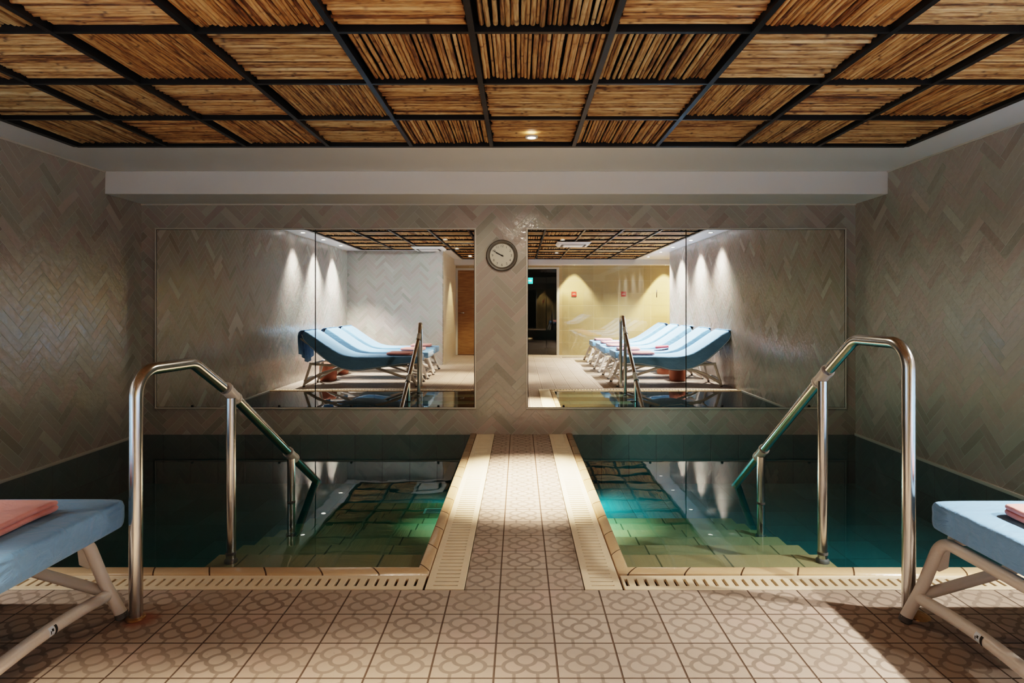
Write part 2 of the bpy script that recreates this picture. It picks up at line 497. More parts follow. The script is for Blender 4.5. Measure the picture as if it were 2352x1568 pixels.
# ceiling: plaster border, beam and the black void above the reeds
GXL = [-3.126, -2.483, -1.929, -1.344, -.759, -.196, .382, .967, 1.536, 2.099, 2.724]
GYL = [4.30, 3.68, 3.09, 2.511, 1.93, 1.35, .77, .19, -.39, -.97, -1.55, -2.13, -2.71, -3.29]
b = MB()
t = .12
b.box(XL, GXL[0], -1.10, YB, ZC, ZC + t); b.box(GXL[-1], XR, YA, YB, ZC, ZC + t)
b.box(GXL[0], GXL[-1], GYL[0], YB, ZC, ZC + t)
b.box(GXL[0], GXL[3], -1.10, GYL[9], ZC, ZC + t)
b.box(-1.54, GXL[3], YF, -1.10, ZC, ZC + t)
b.box(GXL[-1], XA, YF, YA, ZC, ZC + t)
struct('ceiling', b, M['plaster'])
b = MB(); b.box(-1.54, XA, YF, GYL[-1], 2.165, ZC + t); struct('ceiling_drop', b, M['plaster'])
b = MB(); b.box(XL, XA, YF, YB, ZC + t, ZC + t + .05); struct('ceiling_void', b, M['black'])
b = MB(); b.box(XL, XR, 5.07, YB, 2.10, ZC); struct('trim_1', b, M['plaster'], bevel=.004)
# black support grid
b = MB()
def bar_x(x, y0, y1, w=.024): b.box(x - w / 2, x + w / 2, y0, y1, ZC - .002, ZC + .04)
def bar_y(y, x0, x1, w=.018): b.box(x0, x1, y - w / 2, y + w / 2, ZC - .001, ZC + .04)
for i, x in enumerate(GXL): bar_x(x, GYL[9] if i < 3 else GYL[13], GYL[0], .04 if i in (0, 10) else .026)
for j, y in enumerate(GYL): bar_y(y, GXL[0] if j <= 9 else GXL[3], GXL[-1], .04 if j == 0 else .02)
struct('trim_2', b, M['tbar'])
# pale edging where the tiles end: round the mirrors and along the beam
MZ0, MZ1 = .246, 1.867
MLX = (-3.309, -1.859, -.409); MRX = (.0755, 1.518, 2.968)
b = MB()
for xs in (MLX, MRX):
    w = .014
    b.box(xs[0] - w, xs[2] + w, YB - .012, YB, MZ1, MZ1 + w); b.box(xs[0] - w, xs[2] + w, YB - .012, YB, MZ0 - w, MZ0)
    b.box(xs[0] - w, xs[0], YB - .012, YB, MZ0, MZ1); b.box(xs[2], xs[2] + w, YB - .012, YB, MZ0, MZ1)
struct('trim_3', b, M['trimline'], bevel=.003)
b = MB()
b.box(XL, XL + .008, -1.1, 5.07, ZC - .012, ZC); b.box(XR - .008, XR, YA, 5.07, ZC - .012, ZC)
b.box(XL, XR, YB - .008, YB, 2.088, 2.10)
b.box(XL, XL + .01, PY, YB, -.01, .012); b.box(XR - .01, XR, PY, YB, -.01, .012)
struct('trim_4', b, M['trimline'])

# ------------------------------------------------------------------ pools
def pool(x0, x1, outer_low):
    b = MB()
    b.quad((x0, PY, ZP), (x1, PY, ZP), (x1, YB, ZP), (x0, YB, ZP))
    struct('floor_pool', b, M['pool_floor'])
    b = MB()
    b.quad((x0, PY, ZP), (x1, PY, ZP), (x1, PY, 0), (x0, PY, 0))
    b.quad((x0, YB - .001, ZP), (x1, YB - .001, ZP), (x1, YB - .001, -.004), (x0, YB - .001, -.004))
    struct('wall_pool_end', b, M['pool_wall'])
    b = MB()
    for x in (x0 + .001, x1 - .001): b.quad((x, PY, ZP), (x, YB, ZP), (x, YB, -.004), (x, PY, -.004))
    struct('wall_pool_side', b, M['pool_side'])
pool(XL, PX0, True); pool(PX1, XR, False)

M['step_tile_shaded'] = pool_tile('shaded_step_tile', (.23, .195, .11), (.07, .07, .04), .33, .2549, oy=-2.9645+.2549*12, var=.1)  # same step tile, darkened to paint the weaker light on the left steps
def steps(name, x0, x1, n, last, label, mat):
    """flight of wide steps rising to the front edge"""
    prof = []
    y = PY + .001; d = .042
    prof.append((y, -d))
    for i in range(n):
        y2 = 2.9645 + .2549 * i if i < n - 1 else last
        prof.append((y2, -d))
        d2 = d + .053
        prof.append((y2, -d2 if i < n - 1 else ZP + .001)); d = d2
    prof.append((PY + .001, ZP + .001))
    m = len(prof); vs = [(x0, a, c) for a, c in prof] + [(x1, a, c) for a, c in prof]
    fs = [list(range(m)), list(range(m, 2 * m))[::-1]] + [(i, (i + 1) % m, m + (i + 1) % m, m + i) for i in range(m)]
    o = mesh_obj(name, vs, fs, mat)
    bv = o.modifiers.new('b', 'BEVEL'); bv.width = .004; bv.segments = 1
    return tag(o, label, 'pool steps')
steps('pool_steps', -1.46, PX0 - .003, 8, 4.90, 'wide tiled steps under the water of the left pool, beside the walkway', M['step_tile_shaded'])
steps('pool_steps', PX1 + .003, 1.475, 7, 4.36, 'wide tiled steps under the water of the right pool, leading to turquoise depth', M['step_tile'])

def water(x0, x1, label, mat):
    e = .004; nx, ny = 30, 30
    b = MB(); b.box(x0 + e, x1 - e, PY + e, YB - e, ZP + e, 0.0)
    o = b.build('pool_water', mat)
    o['kind'] = 'stuff'; tag(o, label, 'water'); return o
water(XL, PX0, 'still dark green water filling the left pool', M['water_l'])
water(PX1, XR, 'still turquoise water filling the right pool', M['water_r'])
# suction hatch on the left pool floor beside the walkway
t = thing('pool_skimmer', 'white square skimmer hatch under water by the walkway in the left pool', 'pool fitting', (-.62, 4.62, -.4125))
b = MB(); b.box(-.11, .11, -.09, .09, 0, .02); b.build('cover', M['ac'], t, bevel=.006)
b = MB()
for k in range(5): b.box(-.09, .09, -.07 + k * .03, -.06 + k * .03, .0205, .0225)
b.build('vent', M['ac_slot'], t)

# coping: swept half-round nosing with a tiled uv
def coping(path, name, flip=1):
    prof = []
    for k in range(11):
        a = PI * k / 10
        prof.append((.5 - .5 * math.cos(a), .002 + .008 * math.sin(a) ** .7 if 0 < k < 10 else -.06))
    me_v, me_f, uvs = [], [], []
    pts = [Vector((*p, 0)) for p in path]
    L = [0]
    for i in range(1, len(pts)): L.append(L[-1] + (pts[i] - pts[i-1]).length)
    frames = []
    for i, p in enumerate(pts):
        ds = []
        if i > 0: ds.append((pts[i] - pts[i-1]).normalized())
        if i < len(pts) - 1: ds.append((pts[i+1] - pts[i]).normalized())
        ns = [Vector((-d.y, d.x, 0)) * flip for d in ds]
        nn = sum(ns, Vector()) ; nn = nn / nn.dot(ns[0]) if nn.length else ns[0]
        frames.append(nn)
    m = len(prof)
    for i, p in enumerate(pts):
        f = frames[i]
        sc = Vector((f.x * CW, f.y * CF, 0))
        for (a, z) in prof:
            q = p + sc * a; me_v.append((q.x, q.y, z))
    for i in range(len(pts) - 1):
        for k in range(m - 1):
            me_f.append((i*m+k, i*m+k+1, (i+1)*m+k+1, (i+1)*m+k)); 
    me_f.append(list(range(m))); me_f.append([(len(pts)-1)*m + k for k in range(m)])
    o = mesh_obj(name, me_v, me_f, M['coping'], smooth=True)
    uvl = o.data.uv_layers.new(name='UVMap')
    for poly in o.data.polygons:
        for li in poly.loop_indices:
            vi = o.data.loops[li].vertex_index
            uvl.data[li].uv = (L[vi // m] + .09, (vi % m) / m)
    o['kind'] = 'structure'
    return o
def dense(a, b, n): return [(a[0] + (b[0]-a[0]) * k / n, a[1] + (b[1]-a[1]) * k / n) for k in range(n + 1)]
coping([(XL, GY), (GX0, GY), (GX0, YB)], 'trim_5', 1)
coping([(XR, GY), (GX1, GY), (GX1, YB)], 'trim_6', -1)

# ------------------------------------------------------------------ drain gratings (one connected plate each)
def grating(name, w, length, pitch, slot, s0, s1, label, loc, rz, start=.03):
    """plate in local x (length) by y (width) with cross slots between s0 and s1"""
    xs = [0.0]
    x = start
    cells = []
    while x + slot < length - .012:
        xs += [x, x + slot]; x += pitch
    xs.append(length)
    ys = [0, s0, s1, w]
    nx = len(xs)
    vs = [(x, y, 0) for y in ys for x in xs]
    fs = []
    for j in range(3):
        for i in range(nx - 1):
            if j == 1 and i % 2 == 1: continue
            fs.append((j*nx+i, j*nx+i+1, (j+1)*nx+i+1, (j+1)*nx+i))
    o = mesh_obj(name, vs, fs, M['grate'])
    for p in o.data.polygons: pass
    if o.data.polygons[0].normal.z < 0:
        o.data.flip_normals()
    sm = o.modifiers.new('s', 'SOLIDIFY'); sm.thickness = .016; sm.offset = -1
    bv = o.modifiers.new('b', 'BEVEL'); bv.width = .0015; bv.segments = 1; bv.limit_method = 'ANGLE'
    o.location = loc; o.rotation_euler = (0, 0, rz)
    return tag(o, label, 'drain grate')
g = .003
grating('drain_grate', GY - DECK - 2*g, GX0 - XL - .02, .0413, .0125, .030, .098, 'cream slotted drain grating along the deck before the left pool', (XL + .012, DECK + g, .003), 0, .021)
grating('drain_grate', GY - DECK - 2*g, XR - GX1 - .02, .0413, .0125, .030, .098, 'cream slotted drain grating along the deck before the right pool', (GX1 + .006, DECK + g, .003), 0, .012)
wl = WX0 - GX0 - 2*g
grating('drain_grate', wl, YB - DECK - .012, .0372, .0085, .03, wl - .03, 'long cream slotted grating on the walkway edge by the left pool', (WX0 - g, DECK + .004, .003), PI/2, .03)
wl = GX1 - WX1 - 2*g
grating('drain_grate', wl, YB - DECK - .012, .0372, .0085, .03, wl - .03, 'long cream slotted grating on the walkway edge by the right pool', (GX1 - g, DECK + .004, .003), PI/2, .03)

# ------------------------------------------------------------------ mirrors
def mirror(x0, x1, label):
    t = thing('wall_mirror', label, 'mirror', ((x0 + x1) / 2, YB, MZ0), 0, 'mirror panes over the pools')
    hw = (x1 - x0) / 2 - .0045
    b = MB(); b.quad((-hw, -.0072, .003), (hw, -.0072, .003), (hw, -.0072, MZ1 - MZ0 - .003), (-hw, -.0072, MZ1 - MZ0 - .003))
    b.build('mirror_glass', M['mirror'], t)
    b = MB(); b.box(-hw - .0044, hw + .0044, -.007, -.001, 0, MZ1 - MZ0); b.build('backing', M['ink'], t)
    for sx in (-.55, .55):
        b = MB(); b.lathe([(.0, -.003), (.011, -.003), (.011, .004), (0, .005)], 16, (sx * hw, -.0095, .012), 'y'); b.build('clip', M['ink'], t, True)
    return t
mirror(MLX[0], MLX[1], 'mirror pane in the left wall opening, reflecting plain herringbone tiles')
mirror(MLX[1], MLX[2], 'mirror pane beside the clock, reflecting blue loungers and wooden door')
mirror(MRX[0], MRX[1], 'mirror pane beside the clock, reflecting loungers and beige shower wall')
mirror(MRX[1], MRX[2], 'mirror pane nearest the right-hand wall, reflecting grey herringbone tiles')

# ------------------------------------------------------------------ wall clock
CX, CZ, CR = -.159, 1.629, .143
t = thing('wall_clock', 'round wall clock with grey rim on the tiled pier between the mirrors', 'clock', (CX, YB, CZ))
b = MB(); b.lathe([(CR - .006, 0), (CR, .008), (CR, .022), (CR - .008, .033), (CR - .018, .033), (CR - .034, .020), (CR - .034, .012)], 64, (0, 0, 0), 'y'); b.build('rim', M['clock_rim'], t, True, auto=50)
b = MB(); b.lathe([(CR - .028, .010), (CR - .028, .014), (0, .014)], 64, (0, 0, 0), 'y'); face = b.build('dial', M['clock_face'], t)
def text_mesh(s, size):
    cu = bpy.data.curves.new('t', 'FONT'); cu.body = s; cu.size = size; cu.align_x = 'CENTER'; cu.align_y = 'CENTER'
    o = bpy.data.objects.new('t', cu); COL.objects.link(o)
    dg = bpy.context.evaluated_depsgraph_get(); dg.update()
    me = bpy.data.meshes.new_from_object(o.evaluated_get(dg))
    vs = [tuple(v.co) for v in me.vertices]; fs = [list(p.vertices) for p in me.polygons]
    bpy.data.objects.remove(o); bpy.data.curves.remove(cu); bpy.data.meshes.remove(me)
    return vs, fs
for h in range(1, 13):
    b = MB()
    a = 2 * PI * h / 12
    vs, fs = text_mesh(str(h), .031)
    b.add([(x + .086 * math.sin(a), -.0148, y + .086 * math.cos(a)) for x, y, z in vs], fs)
    b.build('numeral', M['print'], face)
def hand(name, ang, ln, w, z):
    b = MB()
    s, c = math.sin(ang), math.cos(ang)
    def P(l, q, d): return (l * s + q * c, -d, l * c - q * s)
    q = w / 2
    vs = [P(-.014, -q, z), P(-.014, q, z), P(ln, q * .55, z), P(ln, -q * .55, z)]
    vs += [(x, y - .002, zz) for x, y, zz in vs]
    b.add(vs, [(0,1,2,3), (4,7,6,5), (0,4,5,1), (1,5,6,2), (2,6,7,3), (3,7,4,0)])
    b.build(name, M['ink'], t)
hand('hour_hand', math.radians(294.5), .062, .011, .016)
hand('minute_hand', math.radians(300), .090, .0075, .019)
b = MB(); b.lathe([(.006, .014), (.006, .023), (0, .024)], 16, (0, 0, 0), 'y'); b.build('hub', M['ink'], t, True)

# ------------------------------------------------------------------ hand rails
def handrail(label, xm, xr, ym, yp1, yp2, ztop, bend_y, z1, z2, yw, tilt):
    """xm: foot of the tall post; xr: line of the sloping rail"""
    r = .0235
    t = thing('pool_handrail', label, 'handrail', (xm, ym, 0))
    L = lambda x, y, z: (x - xm, y - ym, z)
    slope = (z1 - z2) / (yp2 - yp1)
    def X(y): return xm + (xr - xm) * min(1, (y - ym) / (yp1 - ym))
    yend = yp2 + (z2 + .022) / slope
    pts = [L(xm, ym, 0.004), L(xm, ym, ztop), L(X(bend_y), bend_y, ztop), L(xr, yp1, z1), L(xr, yp2, z2), L(xr, yend, -.022)]
    pts = fillet(pts, [.095, .11, 0, 0], 10)
    b = MB(); b.tube(pts, r, 24); b.build('rail', M['steel'], t, True, auto=60)
    foot = {yp1: -.045, yp2: -.25}
    for (yp, zp) in ((yp1, z1), (yp2, z2)):
        n = 2 if yp == yp1 else 4
        zf = -.042 - .053 * max(0, math.ceil((yp - 2.9645) / .2549))
        b = MB(); b.tube([L(xr, yp, zf + .002), L(xr, yp, zp - .02)], .0225, 20)
        po = b.build('post', M['steel'], t, True, auto=60)
        b = MB(); b.lathe([(.022, 0), (.03, 0), (.03, .012), (.022, .02)], 20, L(xr, yp, zf + .001)); b.build('foot_flange', M['rubber'], po, True, auto=50)
        b = MB(); b.lathe([(.0228, -.004), (.0240, -.004), (.0240, .008), (.0228, .008)], 20, L(xr, yp, 0)); b.build('water_ring', M['rubber'], po, True, auto=50)
        # tee fitting: sleeve round the slope and sleeve down the post
        d = Vector((0, 1, -slope)).normalized()
        b = MB()
        c = Vector(L(xr, yp, zp))
        sl = .062
        prof = [(-sl, .0240), (-sl, .030), (-sl + .014, .0305), (-sl + .016, .0275), (sl - .016, .0275), (sl - .014, .0305), (sl, .030), (sl, .0240)]
        b.tube([c + d * a for a, _ in prof], [q for _, q in prof], 24, False)
        zb = zp - .125
        prof = [(zb, .0228), (zb, .0275), (zb + .05, .0278), (zb + .055, .0295), (zb + .09, .030), (zp, .027)]
        b.tube([L(xr, yp, a) for a, _ in prof], [q for _, q in prof], 24, False)
        b.build('tee_fitting', M['sleeve'], t, True, auto=40)
    return t
hl = handrail('polished steel handrail dipping into the left pool, lower arch, rusty foot', -1.429, -1.36, 2.271, 2.874, 3.633, .922, 2.60, .752, .278, 4.08, 0)
hr = handrail('polished steel handrail dipping into the right pool, taller arch', 1.467, 1.43, 2.297, 2.874, 3.609, 1.022, 2.625, .8315, .296, 4.015, 0)
b = MB(); b.lathe([(.024, .001), (.034, .001), (.033, .007), (.025, .010)], 24); b.build('base_collar', M['brass'], hl, True, auto=40)
b = MB(); b.lathe([(.025, 0), (.043, .004), (.041, .010), (.025, .016)], 14, (.030, -.012, .002)); o = b.build('base_collar', M['brass'], hr, True, auto=40); o.rotation_euler = (.18, .12, 0)

# ------------------------------------------------------------------ loungers
def lounger(seat, shift, label):
    """local x from the foot legs (0) to the head, y across (0.63 wide)"""
    t = thing('sun_lounger', label, 'sun lounger')
    W = .31
    K = .12 + seat                                   # hinge of the backrest
    run = .62
    # side view of the top of the mattress
    top = [(0, .430), (.012, .4385), (.05, .440), (.25, .441), (.5, .440), (seat - .25, .437), (seat - .1, .440), (seat + .03, .462), (seat + .15, .515),
           (seat + .30, .610), (seat + .45, .715), (seat + .56, .790), (seat + .61, .815), (seat + .64, .820)]
    th = [.09, .104, .106, .125, .16, .20, .215, .215, .205, .185, .165, .135, .10, .08]
    nW = 14
    vs = []; fs = []
    prof_n = None
    def ring(i):
        x, z = top[i]
        a = Vector(top[max(i-1, 0)]); c = Vector(top[min(i+1, len(top)-1)])
        tg = (c - a).normalized(); nn = Vector((tg.y, -tg.x))     # pointing down
        if i < 2: nn = Vector((0, -1))
        pr = []
        R = .022
        H = th[i]
        sec = []
        for k in range(nW + 1):
            y = -W + R + (2 * W - 2 * R) * k / nW
            sec.append((y, 0.0))
        for k in range(1, 4):
            a2 = PI / 2 * k / 4; sec.append((W - R + R * math.sin(a2), R - R * math.cos(a2)))
        for k in range(5): sec.append((W + .004 * math.sin(PI * k / 4), R + (H - 2 * R) * k / 4))
        for k in range(1, 4):
            a2 = PI / 2 * k / 4; sec.append((W - R + R * math.cos(a2), H - R + R * math.sin(a2)))
        for k in range(5): sec.append((W - R - (2 * W - 2 * R) * k / 4, H))
        for k in range(1, 4):
            a2 = PI / 2 * k / 4; sec.append((-W + R - R * math.sin(a2), H - R + R * math.cos(a2)))
        for k in range(5): sec.append((-W - .004 * math.sin(PI * k / 4), H - R - (H - 2 * R) * k / 4))
        for k in range(1, 4):
            a2 = PI / 2 * k / 4; sec.append((-W + R - R * math.cos(a2), R - R * math.sin(a2)))
        wob = random.Random(i)
        return [(x + nn.x * d + (wob.uniform(-.003, .003) if 0 < d < H else 0), y, z + nn.y * d + (wob.uniform(-.002, .003) if d < .01 else 0)) for y, d in sec]
    rings = [ring(i) for i in range(len(top))]
    n = len(rings[0])
    for r_ in rings: vs += r_
    for i in range(len(rings) - 1):
        for k in range(n): fs.append((i*n+k, i*n+(k+1) % n, (i+1)*n+(k+1) % n, (i+1)*n+k))
    fs.append(list(range(n))); fs.append([(len(rings)-1)*n + k for k in range(n)])
    mt = mesh_obj('mattress', vs, fs, M['blue'], t, True)
    ss = mt.modifiers.new('s', 'SUBSURF'); ss.levels = 1; ss.render_levels = 2
    mt.location = (shift, .02 if shift > .05 else -.015, .004)
    # seam piping along both sides
    for s in (-1, 1):
        b = MB()
        pp = []
        for i in range(2, len(top)):
            k = [j for j in range(n)]
            x, z = top[i]; a = Vector(top[i-1]); c = Vector(top[min(i+1, len(top)-1)]); tg = (c - a).normalized(); nn = Vector((tg.y, -tg.x))
            pp.append((x + nn.x * (th[i] - .018), s * (W + .004), z + nn.y * (th[i] - .018)))
        b.tube(pp, .0042, 8); b.build('piping', M['pipe'], mt, True)
    # cover hanging over the head end
    x, z = top[-1]
    vs = []; fs = []
    rows = [(-.03, .004), (.02, .0), (.055, -.03), (.07, -.09), (.065, -.2), (.055, -.33), (.05, -.42)]
    m = 24
    for j, (dx, dz) in enumerate(rows):
        for k in range(m + 1):
            y = -W - .004 + (2 * W + .008) * k / m
            f = j / (len(rows) - 1)
            low = dz * (1 - .18 * math.cos(5.1 * k / m) * f)
            vs.append((x + dx + .018 * f * math.sin(k * 1.3) , y * (1 - .04 * f), z + low))
    for j in range(len(rows) - 1):
        for k in range(m): fs.append((j*(m+1)+k, j*(m+1)+k+1, (j+1)*(m+1)+k+1, (j+1)*(m+1)+k))
    fl = mesh_obj('head_drape', vs, fs, M['blue'], mt, True)
    sm = fl.modifiers.new('s', 'SOLIDIFY'); sm.thickness = .006
    # frame
    r = .0185
    FX = .125; HX = K + .42
    for s in (-1, 1):
        y = s * (W - .03)
        b = MB()
        b.tube(fillet([(FX + .02, y, .312), (K, y, .305), (HX, y, .335)], [.3], 6), r, 14)
        b.build('side_rail', M['white_metal'], t, True, auto=60)
        b = MB(); b.tube([(K - .02, y * .93, .315), (K + .5, y * .93, .66), (K + .56, y * .93, .705)], .014, 12); b.build('backrest_frame', M['white_metal'], t, True, auto=60)
        # foot leg with its small gusset, splayed forward
        yl = s * (W - .005)
        b = MB(); b.tube(fillet([(.0, yl + s * .008, .012), (.058, yl, .13), (FX, yl - s * .004, .302), (FX + .004, 0, .302)], [.8, .05], 8), .0208, 16)
        lg = b.build('leg', M['white_metal'], t, True, auto=60)
        b = MB()
        g0 = [(FX - .012, .285), (FX + .030, .270), (FX + .022, .205), (FX - .012, .190), (FX - .036, .205)]
        q = [(a, yl - s * .006 - .006, c) for a, c in g0] + [(a, yl - s * .006 + .006, c) for a, c in g0]
        b.add(q, [list(range(5)), list(range(5, 10))[::-1]] + [(i, (i + 1) % 5, 5 + (i + 1) % 5, 5 + i) for i in range(5)])
        b.build('gusset', M['white_metal'], lg, bevel=.003)
        b = MB(); b.tube([(.004, yl + s * .0075, .020), (-.002, yl + s * .0085, .001)], [.0222, .0222], 14); b.build('foot_cap', M['rubber'], lg, True, auto=50)
        # head leg
        b = MB(); b.tube([(HX - .02, y, .335), (HX + .03, yl, .16), (HX + .075, yl, .012)], [.019, .018, .0165], 14)
        lg = b.build('leg', M['white_metal'], t, True, auto=60)
        b = MB(); b.tube([(HX + .072, yl, .022), (HX + .078, yl, .001)], [.0175, .0175], 14); b.build('foot_cap', M['rubber'], lg, True, auto=50)
        # long arched braces rising from both legs to the middle of the rail
        b = MB(); b.tube(fillet([(.045, yl, .098), (.30, yl - s * .012, .178), (.62, yl - s * .024, .285)], [1.2], 8), .0195, 14); b.build('brace', M['white_metal'], t, True, auto=60)
        b = MB(); b.tube(fillet([(HX + .066, yl, .05), (HX - .16, yl - s * .012, .19), (HX - .50, yl - s * .024, .292)], [.6], 8), .0195, 14); b.build('brace', M['white_metal'], t, True, auto=60)
    # arched cross bars
    yl = W - .005
    for x, z in ((.045, .09), (HX + .055, .09)):
        pts = [(x + .006 * 0, -yl + 2 * yl * k / 12, z + .02 * math.sin(PI * k / 12)) for k in range(13)]
        b = MB(); b.tube(pts, .0215, 16); cb = b.build('cross_bar', M['white_metal'], t, True, auto=60)
        if x < .1:
            side = 1
            b1, b2 = MB(), MB()
            for (y0, y1, a0, a1, mb) in ((0, .022, -.5, .9, b1), (.024, .034, -.7, .8, b2), (.004, .008, -.2, .3, b2), (.010, .018, .1, .5, b2)):
                vs = []
                for yy in (y0, y1):
                    for k in range(7):
                        a = a0 + (a1 - a0) * k / 6
                        rr = .0219 if mb is b1 else .0222
                        yq = .005 - yy
                        zc = z + .02 * math.sin(PI * (yq + yl) / (2 * yl))
                        vs.append((x - rr * math.cos(a), yq, zc + rr * math.sin(a)))
                mb.add(vs, [(k, k + 1, 8 + k, 7 + k) for k in range(6)])
            st = b1.build('sticker', M['pipe'], cb, True); b2.build('sticker_print', M['ink'], st, True)
    for x in (K, HX - .04):
        b = MB(); b.tube([(x, -W + .03, .312 if x < .3 else .305 if x == K else .333), (x, W - .03, .312 if x < .3 else .305 if x == K else .333)], .0165, 12)
        b.build('cross_bar', M['white_metal'], t, True, auto=60)
    return t

GRP = None
loungersL = []
proto = lounger(1.03, -.012, '')
specL = [(-1.484, 1.962, 'blue covered sun lounger at the left rail foot, pink towel on its corner'),
         (-1.47, 1.0, 'blue covered sun lounger in the left row, between its two neighbours'),
         (-1.50, .03, 'blue covered sun lounger against the grey tiled rear wall')]
for i, (x, y, lab) in enumerate(specL):
    o = proto if i == 0 else copy_tree(proto)
    o.location = (x, y, 0); o.rotation_euler = (0, 0, PI); o['label'] = lab; o['group'] = 'sun loungers along the left wall'
proto = lounger(.90, .10, '')
specR = [(1.425, 1.938, 'blue covered sun lounger at the right rail foot, white frame and stickers'),
         (1.43, 1.0, 'blue covered sun lounger in the right row, second from the pool'),
         (1.40, .02, 'blue covered sun lounger in the middle of the right row'),
         (1.44, -.97, 'blue covered sun lounger by the end of the right herringbone wall'),
         (1.42, -1.95, 'blue covered sun lounger in front of the glass shower screen')]
for i, (x, y, lab) in enumerate(specR):
    o = proto if i == 0 else copy_tree(proto)
    o.location = (x, y, 0); o['label'] = lab; o['group'] = 'sun loungers along the right wall'

# folded towels
def towel(name, mat, sx, sy, h):
    """folded towel: two doubled layers with rounded folds"""
    vs = []; fs = []
    prof = []
    hh = h / 2
    # outline in (x, z): two stacked rounded layers joined at the left fold
    def arc(cx, cz, r, a0, a1, n=6):
        return [(cx + r * math.cos(a0 + (a1-a0) * k / n), cz + r * math.sin(a0 + (a1-a0) * k / n)) for k in range(n + 1)]
    r = hh * .5
    prof += arc(sx - r, r, r, -PI/2, PI/2)[:-1] + [(sx - r * .9, hh - .001)] + arc(sx - r * 1.1, hh + r, r, -PI/2, PI/2)
    prof += arc(hh, hh, hh, PI/2, 3 * PI / 2, 10)
    m = len(prof); ny = 10
    for j in range(ny + 1):
        y = sy * j / ny
        e = 1 - (.045 if j in (0, ny) else 0)
        for (x, z) in prof:
            vs.append((sx/2 + (x - sx/2) * e - sx/2, y - sy/2, hh + (z - hh) * (e - (.25 if j in (0, ny) else 0)) + .002 * math.sin(x * 40 + y * 23)))
    for j in range(ny):
        for k in range(m): fs.append((j*m+k, j*m+(k+1) % m, (j+1)*m+(k+1) % m, (j+1)*m+k))
    fs.append(list(range(m))); fs.append([ny*m + k for k in range(m)])
    me_o = mesh_obj(name, vs, fs, mat, None, True)
    s_ = me_o.modifiers.new('s', 'SUBSURF'); s_.levels = 1; s_.render_levels = 2
    return me_o
tw = towel('folded_towel', M['pink'], .36, .40, .040)
tspec = [(-1.785, 1.955, .4495, 0, 'folded pink towel on the lounger at the left rail foot'),
         (-1.76, 1.0, .4495, .04, 'folded pink towel on the middle lounger of the left row'),
         (-1.78, .05, .4495, -.05, 'folded pink towel on the lounger against the rear wall'),
         (1.83, 1.905, .4495, PI, 'folded pink towel on the lounger at the right rail foot'),
         (1.80, 1.02, .4495, PI + .05, 'folded pink towel on the second lounger of the right row'),
         (1.78, .0, .4495, PI - .04, 'folded pink towel on the middle lounger of the right row'),
         (1.80, -.95, .4495, PI, 'folded pink towel on the lounger by the herringbone wall end'),
         (1.80, -1.98, .4495, PI + .03, 'folded pink towel on the lounger before the glass screen')]
for i, (x, y, z, r_, lab) in enumerate(tspec):
    o = tw if i == 0 else tw.copy()
    if i: COL.objects.link(o)
    o.location = (x, y, z); o.rotation_euler = (0, 0, r_); tag(o, lab, 'towel', 'folded pink towels on the loungers')
o = towel('folded_towel', M['red_towel'], .22, .24, .035); o.location = (2.36, 1.02, .486); o.rotation_euler = (0, -.08, .2)
tag(o, 'small dark red folded towel below the backrest of a right-row lounger', 'towel')

# terracotta drum stools between the loungers
b = MB(); b.lathe([(.0, 0), (.115, 0), (.125, .02), (.135, .12), (.135, .22), (.125, .27), (.118, .28), (0, .28)], 40)
st = b.build('drum_stool', M['terracotta'], None, True, auto=45)
sp = [(-3.02, 1.48, 'terracotta drum stool between the first two left loungers'), (-3.1, .52, 'terracotta drum stool between the rear two left loungers'),
      (2.50, 1.48, 'terracotta drum stool between the first two right loungers'), (2.52, .5, 'terracotta drum stool between second and middle right loungers')]
for i, (x, y, lab) in enumerate(sp):
    o = st if i == 0 else st.copy()
    if i: COL.objects.link(o)
    o.location = (x, y, 0); tag(o, lab, 'stool', 'terracotta drum stools')

